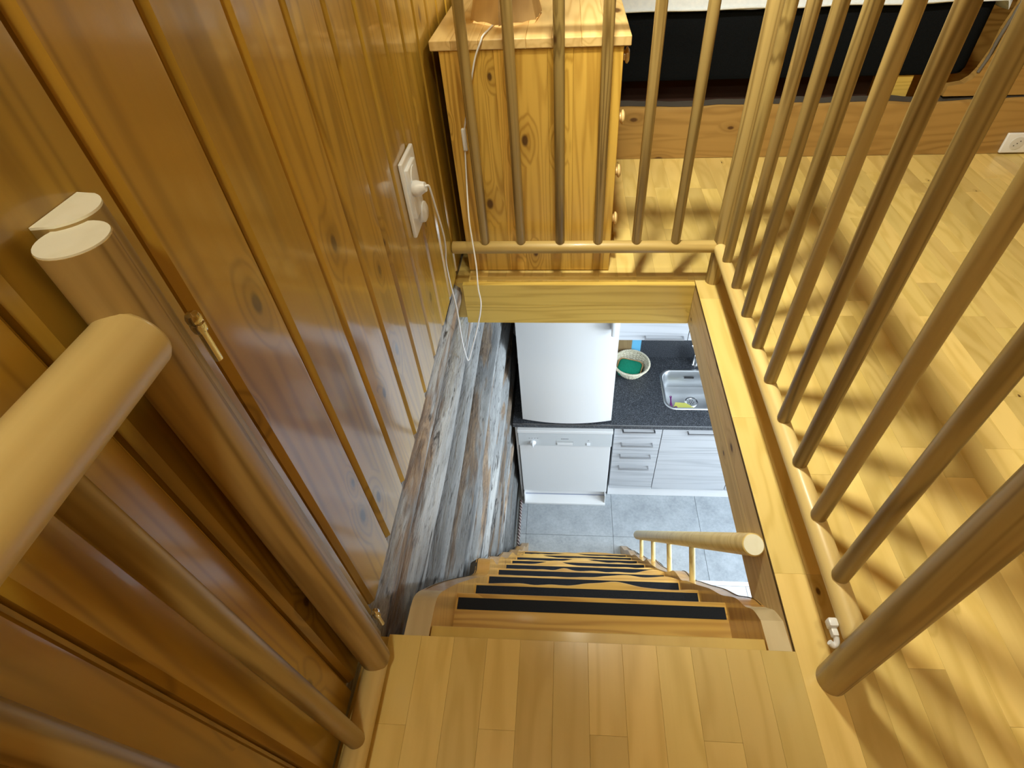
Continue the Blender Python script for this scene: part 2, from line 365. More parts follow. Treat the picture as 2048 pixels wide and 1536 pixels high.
# ------------------------------------------------------------------ SETTING: log wall and kitchen shell
K1, KY0, KY1 = 3.2, -1.3, 2.74
wl2 = obj('wall_left', nb(-.62, -.455, KY0, KY1, ZK, -.0), dark_g, kind='structure')
def log(zc, r0, seed, xc):
    bm = bmesh.new(); n = 28; ys = [.0 + i * (KY1 - .0) / 150 for i in range(151)]; rings = []
    o_ = Vector((seed * 3.7, seed * 1.3, seed * 5.1))
    for y in ys:
        rr = []
        for k in range(n):
            th = 2 * PI * k / n; c_, s_ = math.cos(th), math.sin(th)
            d = noise.noise(Vector((c_ * 1.1, y * 1.1, s_ * 1.1)) + o_) * .013 + noise.noise(Vector((c_ * 5, y * 2.0, s_ * 5)) + o_) * .005 + noise.noise(Vector((c_ * 14, y * 3.5, s_ * 14)) + o_) * .0022
            # long drying crack
            ck = noise.noise(Vector((seed, y * 1.4, 7))) * .5
            d -= .010 * math.exp(-((math.atan2(s_, c_) - .5 * math.sin(seed * 2.1) - ck) / .05) ** 2)
            rad = r0 + d
            rr.append(bm.verts.new((xc + rad * c_ * .97, y, zc + rad * s_)))
        rings.append(rr)
    for A, B_ in zip(rings, rings[1:]):
        for k in range(n): bm.faces.new((A[k], A[(k + 1) % n], B_[(k + 1) % n], B_[k]))
    bm.faces.new(rings[0]); bm.faces.new(rings[-1])
    return bm
zc = -.055; kk = 0
for dz in (.20, .215, .195, .225, .20, .215, .205, .22, .20, .21, .20, .21):
    o_ = part('log', log(zc, .5 * dz - .001, kk + 1, -.447 + random.uniform(-.012, .008)), log_m, wl2, smooth=70)
    kk += 1; zc -= dz
    if zc < ZK + .02: break
kf = obj('floor', nb(-.62, K1, KY0, KY1, ZK - .1, ZK - .012), plain('grout', (.20, .22, .24), .9), kind='structure')
tm = {}
for (x0, x1_) in ((-.36, -.283), (-.283, .327), (.327, .937), (.937, 1.547), (1.547, 2.157)):
    for (y0, y1_) in ((1.556, 1.842), (1.842, 2.45)):
        w_, h_ = round(x1_ - x0, 3), round(y1_ - y0, 3)
        if (w_, h_) not in tm:
            q = obj('tile', nb(.0009, w_ - .0009, .0009, h_ - .0009, -.012, 0, bev=.0012, seg=1), tile_m, kf); tm[(w_, h_)] = q.data
        else: q = D.objects.new('tile', tm[(w_, h_)]); C.objects.link(q); q.parent = kf
        q.location = (x0, y0, ZK)
obj('trim_1', nb(-.36, K1 - .05, 1.528, 1.556, ZK - .012, ZK + .004, bev=.002), plain('white_threshold', (.85, .86, .88), .4), kind='structure')
lm = None
for k in range(13):
    x0 = -.36 + k * .19
    for y0 in ((-.4, .62) if k % 2 else (.0, 1.06)):
        y1_ = min(y0 + 1.02 if k % 2 == 0 or y0 > 0 else 1.02 + y0, 1.527)
        q = obj('floorboard', nb(x0 + .0008, x0 + .189, y0 + .0008, y1_ - .0008, ZK - .012, ZK, bev=.001, seg=1), lam_w, kf)
obj('wall_kitchen_back', nb(-.62, K1, KY1, KY1 + .05, ZK, -.165), ceil_white, kind='structure')
obj('wall_kitchen_front', nb(-.62, K1, KY0 - .05, KY0, ZK, -.165), ceil_white, kind='structure')
bm = nb(K1, K1 + .05, KY0, .1, ZK, -.165); box(bm, K1, K1 + .05, 1.7, KY1, ZK, -.165); box(bm, K1, K1 + .05, .1, 1.7, ZK, -1.85); box(bm, K1, K1 + .05, .1, 1.7, -.55, -.165)
obj('wall_kitchen_right', bm, ceil_white, kind='structure')
wn = obj('window_1', nb(K1 + .005, K1 + .045, .1, .16, -1.85, -.55), ceil_white, kind='structure')
bm = wn.data
b2 = nb(K1 + .005, K1 + .045, 1.64, 1.7, -1.85, -.55); box(b2, K1 + .005, K1 + .045, .16, 1.64, -1.85, -1.79); box(b2, K1 + .005, K1 + .045, .16, 1.64, -.61, -.55); box(b2, K1 + .005, K1 + .045, .88, .92, -1.79, -.61)
obj('window_frame', b2, ceil_white, wn)
gl = NT('clear_glass'); gl.set(Base_Color=(1, 1, 1, 1), Roughness=0.0, Transmission_Weight=1.0, IOR=1.01)
obj('pane', nb(K1 + .02, K1 + .026, .16, 1.64, -1.79, -.61), gl.m, wn)
# kitchen ceiling underside
bm = nb(-.40, K1, KY0, .30, -.182, -.166); box(bm, .50, K1, .30, 1.5, -.182, -.166); box(bm, -.40, K1, 1.5, KY1, -.182, -.166)
box(bm, X1, K1 + .05, KY0, KY1 + .05, -.166, -.01)
obj('ceiling_kitchen', bm, ceil_white, kind='structure')
# fascia boards that line the stair opening
f1 = obj('trim_2', nb(.413, .4305, .349, 1.442, -.172, -.085, bev=.001), beam_y, kind='structure')
obj('fascia_board', nb(.413, .4305, .349, 1.442, -.0845, -.0015, bev=.001), beam_y, f1)
f2 = obj('trim_3', nb(-.350, .4125, 1.425, 1.4445, -.172, -.092, bev=.001), beam_x, kind='structure')
obj('fascia_board', nb(-.350, .4125, 1.425, 1.4445, -.0915, -.0055, bev=.001), beam_x, f2)
obj('trim_4', nb(-.36, .413, .325, .3485, -.17, -.013), birch_x, kind='structure')
obj('trim_5', nb(-.325, .392, 1.4445, 1.462, -.0055, .0012, bev=.0008), birch_x, kind='structure')
# rope that caulks the foot of the log wall
bm = bmesh.new()
for ph in (0, PI):
    tube(bm, [(-.332 + .005 * math.cos(y * 190 + ph), y, ZK + .012 + .005 * math.sin(y * 190 + ph)) for y in [1.35 + i * .003 for i in range(250)]], .0055, 6)
obj('rope_trim', bm, rope_m, smooth=60, label='twisted dark and white rope laid along the foot of the grey log wall', cat='rope')

# ------------------------------------------------------------------ STAIRCASE
S = 1.02
def sc(y, z): return (y * S, 1.1 + (z - 1.1) * S)
XL, XR = -.2600, .3712
y0t, z0t, dyt, dzt = .5115, -.239, .1294, -.2448
st = thing('staircase', 'steep open pine staircase with black grip strips going down to the kitchen', 'staircase', loc=(0.05, .36, ZK))
edgeR = [(.40, .00), (.430, -.030), (.453, -.075), (.49, -.127), (.537, -.231), (.59, -.326), (.648, -.445), (.714, -.576), (.753, -.66), (.822, -.753), (.87, -.872), (.963, -1.059), (1.066, -1.241), (1.133, -1.342), (1.17, -1.444), (1.255, -1.597), (1.34, -1.74), (1.41, -1.90), (1.50, -2.03), (1.602, -2.24), (1.68, -2.36), (1.74, -2.4685)]
edgeL = [(.40, .00), (.432, -.020), (.48, -.105), (.537, -.216), (.613, -.375), (.68, -.52), (.762, -.685), (.815, -.70), (.85, -.775), (.887, -.898), (.96, -.99), (1.05, -1.20), (1.142, -1.356), (1.19, -1.44), (1.27, -1.64), (1.36, -1.77), (1.45, -1.97), (1.54, -2.10), (1.62, -2.28), (1.70, -2.40), (1.74, -2.4685)]
def stringer(nm, edge, x0, x1, sgn):
    e = [Vector((0, *sc(y, z))) for y, z in edge]; e = [p for p in smoothpath(e, 4)]
    top = [(max(.351, p.y), min(-.016, p.z)) for p in e]
    poly = [(.351, -.016)] + [q for q in top] + [(1.74 * S - .36, ZK + .001), (.351, -.55)]
    poly[-3] = (poly[-3][0], ZK + .001)
    out = [poly[0]]
    for q in poly[1:]:
        if (q[0] - out[-1][0]) ** 2 + (q[1] - out[-1][1]) ** 2 > 1e-7: out.append(q)
    bmx = prism(out, 'x', x0, x1)
    for f in bmx.faces:
        if f.calc_center_median().y < .462 and abs(f.normal.x) < .5 and f.calc_center_median().z > -.2: f.material_index = 1
    o = part(nm, bmx, [string_w, sawn_w], st, smooth=35)
    # bark along the outer rounded edge
    bm = bmesh.new(); xs = x1 if sgn > 0 else x0; r1 = []; r2 = []; r3 = []
    pts = [p for p in e if p.z < -.1 and p.z > -2.48]
    for i, p in enumerate(pts):
        wv = .006 * noise.noise(Vector((p.z * 9, sgn, 1))); 
        r1.append(bm.verts.new((xs - sgn * .006, p.y + .001, p.z + .0015)))
        r2.append(bm.verts.new((xs + sgn * (.020 + wv), p.y - .012, p.z - .006)))
        r3.append(bm.verts.new((xs + sgn * (.012), p.y - .06 - wv, p.z - .03)))
    for A, B_ in ((r1, r2), (r2, r3)):
        for k in range(len(A) - 1): bm.faces.new((A[k], A[k + 1], B_[k + 1], B_[k]))
    bmesh.ops.solidify(bm, geom=bm.faces[:], thickness=.003)
    q = obj('bark', bm, bark_w, o, smooth=60); 
    return o
stringer('stringer', edgeL, XL - .048, XL, -1)
stringer('stringer', edgeR, XR, XR + .042, 1)
for k in range(9):
    yt, zt = y0t + k * dyt, z0t + k * dzt
    # live front edge
    bm = bmesh.new(); N = 60; loops = []
    for i in range(N + 1):
        u = i / N; x = XL + (XR - XL) * u
        wv = .0085 + (.004 if k == 0 else .0)
        if k > 0:
            hsh = [(.62, .016, .12), (.72, .013, .14), (.40, .012, .04), (.33, .026, .09), (.52, .024, .09), (.14, .024, .10), (.45, .014, .12), (.70, .012, .14)][k - 1]
            wv += (.7 if k > 2 else 1) * hsh[1] * math.exp(-((u - hsh[0]) / hsh[2]) ** 2) + .004 * max(0, noise.noise(Vector((u * 5, k * 3.3, .5)))) + .0025 * noise.noise(Vector((u * 13, k, 2)))
            if k in (2, 3): wv += .012 * math.exp(-((u - .93) / .07) ** 2)
        yf = yt + wv; yb_ = yt - .17 if k else .352
        loops.append([(x, yb_, zt - .042), (x, yf - .012 + .3 * (wv - .01), zt - .042), (x, yf + .002, zt - .02), (x, yf, zt - .003), (x, yf - .004, zt), (x, yb_, zt)])
    tr = part('tread', loft(loops, bm), stair_w, st, smooth=40)
    obj('grip_strip', nb(XL + .004, XR - .004, yt - .0262, yt + .0005, zt, zt + .0012), black_tape, tr)
part('header_board', nb(XL + .001, XR - .001, .351, .375, -.20, -.022, bev=.002), birch_x, st)
# handrail of the stair
hr = thing('stair_handrail', 'round pine handrail on slim balusters beside the open stair', 'handrail', loc=(.392, 1.1, -1.1))
pa, pb = Vector((.392, .556, -.016)), Vector((.396, 1.474, -1.787))
hd = (pb - pa).normalized()
part('rail', rod(pa - hd * .0, pb, .0235, 28, .003), rail_y, hr, smooth=40)
bmc = bmesh.new(); tube(bmc, [pa - hd * .0012, pa + hd * .0006], .0207, 28); part('end_cap', bmc, endg, hr, smooth=40, label='sawn end grain')
for (ty, tz, by, bz) in ((1.38, -1.64, 1.29, -1.72), (1.195, -1.28, 1.106, -1.355), (1.005, -.92, .91, -.99), (.819, -.56, .72, -.645)):
    part('baluster', rod((.393, ty, tz), (.393, by - .03, bz - .03), .0095, 14), rail_y, hr, smooth=50)

# ------------------------------------------------------------------ BALUSTRADE round the opening
ZR, XRR, YRR = .137, .462, 1.436
bl = thing('balustrade', 'pine balustrade with round spindles round two sides of the stair opening', 'railing', loc=(.462, 1.436, 0))
part('newel_post', rod((.461, .307, .0), (.461, .307, 1.06), .0255, 32), rail_w, bl, smooth=50)
part('newel_post', rod((.467, 1.440, .0), (.467, 1.440, 1.06), .0225, 32), rail_w, bl, smooth=50)
part('bottom_rail', rod((XRR, .325, ZR), (XRR, 1.424, ZR), .0195, 24, .006), rail_y, bl, smooth=50)
part('bottom_rail', rod((XW + .001, YRR, ZR - .001), (.452, YRR, ZR - .001), .0195, 24, .004), rail_x, bl, smooth=50)
part('top_rail', rod((XRR, .26, 1.03), (XRR, 1.47, 1.03), .024, 24, .006), rail_y, bl, smooth=50)
part('top_rail', rod((XW + .001, YRR, 1.03), (.45, YRR, 1.03), .024, 24, .006), rail_x, bl, smooth=50)
Ys = [.4194, .5298, .644, .7542, .8655, .9793, 1.0944, 1.2125, 1.3347]
Xs = [-.2581, -.146, -.0246, .0917, .2093, .3277]
def spindle_bm(): return lathe([(.001, .150), (.0105, .150), (.0125, .1535), (.0142, .158), (.0142, 1.01), (.001, 1.01)], (0, 0), 20)
sp = None
for x, y in [(XRR, y) for y in Ys] + [(x, YRR) for x in Xs]:
    if sp is None: q = part('spindle', spindle_bm(), rail_w, bl, smooth=60); sp = q
    else: q = sp.copy(); C.objects.link(q)
    q.location = Vector((x, y, 0)) - bl.location; q.rotation_euler = (0, 0, random.uniform(0, 6))
# ------------------------------------------------------------------ GATE folded back against the left wall
gt = thing('safety_gate', 'pine stair gate folded open against the panelled wall at the left', 'gate', loc=(-.335, .30, .055))
SX, SY = -.332, .295
part('stile', rod((SX, SY, .045), (SX, SY, .909), .0238, 32, .0), rail_w, gt, smooth=50)
bm = bmesh.new(); tube(bm, [(SX, SY, .9085), (SX, SY, .9105)], .0232, 32); part('end_cap', bm, endg, gt, smooth=50, label='pale sawn end grain of the stile')
part('top_rail', rod((-.322, SY - .012, .833), (-.322, -.46, .833), .027, 32, .006), rail_y, gt, smooth=50)
part('bottom_rail', rod((SX, SY + .012, .038), (SX, -.46, .038), .020, 24, .005), rail_y, gt, smooth=50)
gb = None
for y in (.176, .058, -.06, -.178, -.296, -.414):
    q = part('baluster', rod((SX + .001, y, .046), (SX + .001, y, .815), .0135, 20, .003), rail_w, gt, smooth=50)
# fixed half round post on the wall and hinges
gp = thing('gate_post', 'pine post flattened against the wall behind the folded gate', 'post', loc=(XW, .325, .02))
prof = [(XW + .0005, .352), (XW + .0005, .302)]
for i in range(15):
    an = R(-62 + 124 * i / 14); prof.append((XW + .006 + .030 * math.cos(an) - .004, .327 + .026 * math.sin(an)))
part('post', prism(prof, 'z', .036, .9125), rail_w, gp, smooth=50)
part('end_cap', prism(prof, 'z', .9125, .9145), endg, gp, smooth=50, label='pale sawn end grain')
hgb = lathe([(.0001, 0), (.004, 0), (.004, .035), (.0062, .036), (.0066, .040), (.0062, .044), (.004, .0455), (.0066, .047), (.0068, .051), (.0055, .0545), (.0001, .056)], (0, 0), 16)
h0 = part('hinge', hgb, chrome2, gp, smooth=40)
h0.location = Vector((-.322, .338, .752)) - gp.location
h1 = h0.copy(); C.objects.link(h1); h1.location = Vector((-.322, .338, .088)) - gp.location
# white latch at the right hand newel
lt = thing('latch_hook', 'small white plastic latch catch at the foot of the near newel post', 'latch', loc=(.445, .345, .12))
bm = nb(.428, .443, .346, .360, .118, .137, bev=.003); box(bm, .431, .441, .334, .348, .117, .130, bev=.002)
part('catch', bm, white_p, lt, smooth=40)
bm = bmesh.new(); tube(bm, smoothpath([(.437, .338, .124), (.438, .328, .118), (.433, .324, .114), (.427, .328, .117)], 4), .0048, 10)
part('hook', bm, white_p, lt, smooth=60)

# ------------------------------------------------------------------ DRESSER
dr = thing('dresser', 'pine chest of drawers standing against the left wall behind the railing', 'dresser', loc=(-.1, 1.75, 0))
dx0, dx1, dy0, dy1, dzt_ = -.333, .136, 1.497, 2.24, .69
xs = [dx0]
for w_ in (.062, .078, .055, .083, .066, .07, .055): xs.append(min(xs[-1] + w_, dx1))
xs[-1] = dx1
sp_ = part('side_panel', nb(dx0, dx1, dy0 + .006, dy0 + .02, .004, dzt_ - .0005), dress_w, dr)
for a_, b_ in zip(xs, xs[1:]):
    q = obj('stave', nb(a_ + .0002, b_ - .0002, dy0, dy0 + .006, .004, dzt_ - .001, bev=.0006, seg=1), dress_w, sp_); 
part('side_panel', nb(dx0, dx1, dy1 - .02, dy1, .004, dzt_ - .001), dress_w, dr)
part('back_panel', nb(dx0, dx0 + .01, dy0 + .02, dy1 - .02, .02, dzt_ - .001), dress_w, dr)
tp = part('top', nb(-.352, .152, dy0 - .004, dy1 + .012, dzt_, dzt_ + .010), dress_t, dr)
xt = -.354
for w_ in (.055, .07, .062, .058, .066, .074, .06, .063): 
    x2 = min(xt + w_, .155); q = obj('stave', nb(xt + .0001, x2 - .0001, dy0 - .006, dy1 + .014, dzt_ + .0005, dzt_ + .024, bev=.0022 if w_ else 0, seg=2), dress_t, tp); xt = x2
    q.location = (0, 0, 0)
zz = [.045, .205, .365, .525, .685]
for a_, b_ in zip(zz, zz[1:]):
    q = part('drawer', nb(dx1 - .016, dx1 + .003, dy0 + .022, dy1 - .022, a_ + .003, b_ - .003, bev=.002), dress_w, dr)
    for yy in (dy0 + .045, dy1 - .09):
        kb = lathe([(.0001, 0), (.012, 0), (.0125, .005), (.019, .008), (.020, .012), (.015, .016), (.0001, .017)], (0, 0), 20)
        kq = obj('knob', kb, dress_t, q, smooth=50); kq.rotation_euler = (0, R(90), 0); kq.location = (dx1 + .003, yy, (a_ + b_) / 2 + .05)
part('plinth', nb(dx1 - .03, dx1 - .012, dy0 + .02, dy1 - .02, .004, .045), dress_w, dr)

# ------------------------------------------------------------------ TABLE LAMP (wooden boards), cord with switch and plug
tl = thing('table_lamp', 'wooden board table lamp on the dresser with a white cord', 'lamp', loc=(-.18, 1.68, .714))
ZD = .7145
lc = Vector((-.172, 1.695, ZD)); nside = 6; rb, rtp, hh = .104, .058, .17
rot0 = R(-97)
for k in range(nside):
    a0_, a1_ = rot0 + 2 * PI * k / nside, rot0 + 2 * PI * (k + 1) / nside
    bm = bmesh.new(); cols = []
    for i in range(9):
        u = i / 8
        def pt(rr, z, q): 
            p0_ = Vector((rr * math.cos(a0_), rr * math.sin(a0_), 0)); p1_ = Vector((rr * math.cos(a1_), rr * math.sin(a1_), 0))
            p = p0_.lerp(p1_, u) * q; return (lc.x + p.x, lc.y + p.y, lc.z + z)
        zb = .004 + .010 * abs(math.sin(u * PI * 1.7 + k)) * (.4 + .6 * noise.noise(Vector((u * 3, k, 0))) ** 2)
        cols.append([pt(rb, zb, 1), pt(rtp, hh, 1), pt(rtp - .008, hh, 1), pt(rb - .008, zb, 1)])
    part('shade_board', loft(cols, bm), shade_w, tl, smooth=30)
part('bulb_holder', nb(-.187, -.157, 1.68, 1.71, ZD, ZD + .10, bev=.004), white_p, tl)
part('bulb', lathe([(.0001, ZD + .10), (.012, ZD + .102), (.026, ZD + .135), (.024, ZD + .155), (.0001, ZD + .168)], (-.172, 1.695), 20), white_p, tl, smooth=60)
cord = [(-.318, 1.1, .524), (-.311, 1.104, .523), (-.31, 1.112, .500), (-.311, 1.13, .452), (-.312, 1.16, .365), (-.318, 1.18, .307), (-.329, 1.2, .245), (-.333, 1.22, .156), (-.333, 1.24, .053), (-.339, 1.26, -.105), (-.336, 1.27, -.196), (-.33, 1.274, -.203), (-.319, 1.28, -.169), (-.286, 1.29, -.059), (-.27, 1.3, .016), (-.276, 1.32, .066), (-.279, 1.35, .126), (-.287, 1.38, .202), (-.293, 1.405, .26), (-.297, 1.46, .344), (-.294, 1.484, .433), (-.288, 1.484, .493), (-.27, 1.484, .56), (-.253, 1.484, .625), (-.238, 1.484, .675), (-.220, 1.483, .712), (-.216, 1.498, .7205), (-.21, 1.56, .7175), (-.2, 1.62, .7175), (-.18, 1.68, .7175)]
bm = bmesh.new(); tube(bm, smoothpath(cord, 6), .0024, 8); part('cord', bm, white_p, tl, smooth=60)
part('switch', nb(-.298, -.285, 1.476, 1.490, .432, .496, bev=.004, seg=3), white_p, tl, smooth=50)
bm = bmesh.new(); tube(bm, [(-.346, 1.098, .519), (-.343, 1.098, .519), (-.334, 1.099, .520), (-.322, 1.1, .522), (-.317, 1.1, .523)], [.016, .018, .018, .0125, .011], 14); part('plug', bm, white_p, tl, smooth=40)

# ------------------------------------------------------------------ OUTLETS
ou = thing('wall_outlet', 'white double wall outlet on the left panelling with a plug in it', 'outlet', loc=(XW, 1.15, .49))
part('plate', nb(XW + .0005, XW + .010, 1.085, 1.195, .398, .582, bev=.003, seg=3), white_p, ou, smooth=40)
part('socket_frame', nb(XW + .009, XW + .019, 1.092, 1.162, .445, .565, bev=.003, seg=3), white_p, ou, smooth=40)
bm = bmesh.new(); tube(bm, [(XW + .018, 1.127, .535), (XW + .0205, 1.127, .535), (XW + .0210, 1.127, .535), (XW + .0212, 1.127, .535)], [.026, .0255, .0235, .021], 24); part('socket', bm, white_p, ou, smooth=30)
bm = bmesh.new(); tube(bm, [(XW + .009, 1.15, .432), (XW + .022, 1.15, .432), (XW + .026, 1.15, .432)], [.027, .025, .018], 20); part('socket_cover', bm, white_p, ou, smooth=50)
ou2 = thing('floor_outlet', 'white double outlet low on the slab board at the right edge', 'outlet', loc=(1.88, 2.325, .05))
part('plate', nb(1.815, 1.985, 2.314, 2.3265, .008, .092, bev=.004, seg=3), white_p, ou2, smooth=40)
for xx in (1.866, 1.936):
    bm = bmesh.new(); tube(bm, [(xx, 2.3142, .05), (xx, 2.3131, .05), (xx, 2.3126, .05), (xx, 2.3124, .05)], [.028, .0278, .026, .024], 24)
    q = part('socket', bm, plain('socket_white', (.72, .74, .76), .4), ou2, smooth=30)
    for a_ in (-.0095, 0, .0095):
        obj('pin_hole', nb(xx + a_ - .002, xx + a_ + .002, 2.3118, 2.3134, .048 + a_, .052 + a_), dark_g, q)

# ------------------------------------------------------------------ BED and slab board in front of it
def slab(x0, x1, y0, y1, ztop, amp, seed, n=120):
    bm = bmesh.new(); loops = []
    for i in range(n + 1):
        x = x0 + (x1 - x0) * i / n
        z = ztop + amp * noise.noise(Vector((x * 3.1, seed, 0))) + amp * .5 * noise.noise(Vector((x * 9, seed, 3)))
        loops.append([(x, y0, .001), (x, y0, z - .02), (x, y0 + .004, z - .006), (x, y0 + .016, z), (x, y1 - .01, z + .006), (x, y1, z), (x, y1, .001)])
    return loft(loops, bm)
sb = thing('bed_front_slab', 'long live-edge pine slab lying on edge in front of the bed', 'board', loc=(1.2, 2.35, 0))
part('slab', slab(.12, 2.5, 2.328, 2.385, .222, .010, 4), slab_w, sb, smooth=40)
bm = bmesh.new(); r1 = []; r2 = []
for i in range(200):
    x = .13 + i * .0117
    z = .222 + .010 * noise.noise(Vector((x * 3.1, 4, 0))) + .005 * noise.noise(Vector((x * 9, 4, 3)))
    wv = noise.noise(Vector((x * 11, 9, 0)))
    r1.append(bm.verts.new((x, 2.343 + .003 * wv, z + .0015))); r2.append(bm.verts.new((x, 2.380, z + .010 + .004 * wv)))
for k in range(199): bm.faces.new((r1[k], r1[k + 1], r2[k + 1], r2[k]))
bmesh.ops.solidify(bm, geom=bm.faces[:], thickness=.004)
part('bark', bm, bark_w, sb, smooth=50)
bd = thing('bed', 'bed with a black upholstered box base behind the live-edge slab', 'bed', loc=(.8, 2.8, 0))
bx0, bx1, by0, by1 = -.20, 1.60, 2.405, 3.345
lp = lambda z, ins: [(px, py, z) for px, py in rrect(bx0 + ins, bx1 - ins, by0 + ins, by1 - ins, .06 - ins * .5)]
part('box_base', loft([lp(.296, .02), lp(.302, .006), lp(.32, 0), lp(.545, 0), lp(.562, .012)]), fabric_m, bd, smooth=20)
part('plinth', nb(-.15, 1.28, 2.50, 3.3, .0, .297), under_m, bd)
part('foot_block', nb(1.292, 1.40, 2.42, 2.50, .0, .297, bev=.003), beam_x, bd)
mt = thing('mattress_topper', 'white quilted mattress topper lying on the black bed base', 'mattress', loc=(.8, 2.8, .56))
bm = bmesh.new(); bmesh.ops.create_grid(bm, x_segments=120, y_segments=50, size=.5)
for v in bm.verts:
    u, w_ = v.co.x + .5, v.co.y + .5
    x = -.24 + u * 1.855; y = 2.385 + w_ * .955
    q = abs(math.sin(x * PI / .09)) ** .5 * abs(math.sin((y - 2.385) * PI / .09)) ** .5
    e = min(w_ * .955, (1 - w_) * .955, (1 - u) * 1.83, u * 1.83)
    z = .628 + .010 * q + .006 * noise.noise(Vector((x * 4, y * 4, 0)))
    if e < .035: z -= (.035 - e) ** 2 / .035 * 1.6
    v.co = Vector((x, y, z))
top_e = [e for e in bm.edges if e.is_boundary]
ret = bmesh.ops.extrude_edge_only(bm, edges=top_e)
for v in [g for g in ret['geom'] if isinstance(g, bmesh.types.BMVert)]:
    x, y = v.co.x, v.co.y
    v.co.z = .562 + .006 * noise.noise(Vector((x * 8, y * 8, 1))) - (.030 if x > 1.605 and y < 2.6 else 0)
    v.co.y += -.004 if y < 2.4 else 0
ret2 = bmesh.ops.contextual_create(bm, geom=[e for e in bm.edges if e.is_boundary])
bmesh.ops.recalc_face_normals(bm, faces=bm.faces)
part('quilt', bm, cotton_m, mt, smooth=60)
bm = bmesh.new(); tube(bm, smoothpath([(-.22 + i * .18, 2.377, .566 + .003 * math.sin(i * 3)) for i in range(10)], 4), .0045, 8)
part('piping', bm, cotton_m, mt, smooth=60)
# end boards to the right of the bed
eb = thing('bed_end_boards', 'pine boards with a bark edge at the right end of the bed', 'board', loc=(1.9, 2.4, .23))
zb_ = [.236, .335, .47, .62, .80]
for k, (a_, b_) in enumerate(zip(zb_, zb_[1:])):
    xe = [1.50, 1.60, 1.615, 1.64][k]; xe2 = [1.585, 1.615, 1.63, 1.66][k]
    poly = [(xe, a_ + .001), (2.5, a_ + .001), (2.5, b_), (xe2, b_), ((xe + xe2) / 2 + .008, (a_ + b_) / 2)]
    if k == 0: poly = [(1.50, .237), (2.5, .237), (2.5, b_), (1.60, b_), (1.585, .305), (1.56, .285), (1.50, .275)]
    part('board', prism(poly, 'y', 2.345, 2.38, bev=.002), slab_w, eb)
bm = bmesh.new(); tube(bm, smoothpath([(1.592, 2.347, .325), (1.604, 2.348, .38), (1.606, 2.346, .44), (1.618, 2.347, .52), (1.628, 2.347, .60), (1.65, 2.347, .78)], 5), [.006 + .003 * noise.noise(Vector((i * .7, 2, 1))) for i in range(26)], 8)
part('bark', bm, bark_w, eb, smooth=60)

# ------------------------------------------------------------------ KITCHEN
ZW = -1.6524; YD = 2.140
SXA, SXB, SYA, SYB = .625, 1.06, 2.258, 2.612
# worktop with a cut-out for the sink
def worktop():
    bm = bmesh.new(); hx0, hx1, hy0, hy1 = SXA + .012, SXB - .012, SYA + .012, SYB - .012
    wx0, wx1, wy0, wy1 = -.342, 2.2, 2.128, 2.738
    hole = rrect(hx0, hx1, hy0, hy1, .055, 6); cx, cy = (hx0 + hx1) / 2, (hy0 + hy1) / 2
    outer = []
    for px, py in hole:
        dx, dy = px - cx, py - cy; ts = []
        if dx > 1e-9: ts.append((wx1 - cx) / dx)
        if dx < -1e-9: ts.append((wx0 - cx) / dx)
        if dy > 1e-9: ts.append((wy1 - cy) / dy)
        if dy < -1e-9: ts.append((wy0 - cy) / dy)
        t_ = min(ts); outer.append([cx + dx * t_, cy + dy * t_])
    for tx, ty in ((wx1, wy1), (wx0, wy1), (wx0, wy0), (wx1, wy0)):
        j = min(range(len(outer)), key=lambda i: (math.atan2(outer[i][1] - cy, outer[i][0] - cx) - math.atan2(ty - cy, tx - cx)) ** 2)
        outer[j] = [tx, ty]
    for z in (ZW, ZW - .038): pass
    loops = [[(px, py, ZW - .038) for px, py in hole], [(px, py, ZW) for px, py in hole], [(px, py, ZW) for px, py in outer], [(px, py, ZW - .038) for px, py in outer]]
    rs = [[bm.verts.new(p) for p in L] for L in loops]; n = len(hole)
    for A, B_ in ((rs[0], rs[1]), (rs[1], rs[2]), (rs[2], rs[3]), (rs[3], rs[0])):
        for k in range(n): bm.faces.new((A[k], A[(k + 1) % n], B_[(k + 1) % n], B_[k]))
    return bm
wt = thing('worktop', 'black speckled kitchen worktop running under the fridge and sink', 'worktop', loc=(.9, 2.43, ZW - .038))
part('top', worktop(), worktop_m, wt)
part('edge_strip', nb(-.342, 2.2, 2.1255, 2.128, ZW - .004, ZW + .0002), chrome, wt, label='thin pale metal edge')
part('splashback', nb(-.342, 2.2, 2.727, 2.7385, ZW + .0005, ZW + .46), worktop_m, wt)
# sink
sk = thing('sink', 'stainless steel sink bowl set into the black worktop', 'sink', loc=(.84, 2.43, ZW))
def rl(ins, z, r_): return [(px, py, z) for px, py in rrect(SXA + ins, SXB - ins, SYA + ins, SYB - ins, r_, 6)]
part('bowl', loft([rl(0, ZW + .0008, .07), rl(.003, ZW + .004, .068), rl(.015, ZW + .004, .062), rl(.020, ZW - .003, .06), rl(.030, ZW - .10, .055), rl(.036, ZW - .140, .05), rl(.060, ZW - .150, .04), rl(.10, ZW - .152, .03)], caps=(False, True)), steelm, sk, smooth=50)
DX, DY, DZ = .845, 2.45, ZW - .152
part('drain', lathe([(.046, DZ + .0015), (.044, DZ + .003), (.034, DZ + .002), (.031, DZ - .001), (.028, DZ - .0008), (.0001, DZ - .0006)], (DX, DY), 32), chrome2, sk, smooth=40)
bm = bmesh.new()
for k in range(7):
    an = k * 2 * PI / 6; rr = .015 if k < 6 else 0
    tube(bm, [(DX + rr * math.cos(an), DY + rr * math.sin(an), DZ - .0005), (DX + rr * math.cos(an), DY + rr * math.sin(an), DZ + .0004)], .0038, 10)
part('drain_holes', bm, dark_g, sk)
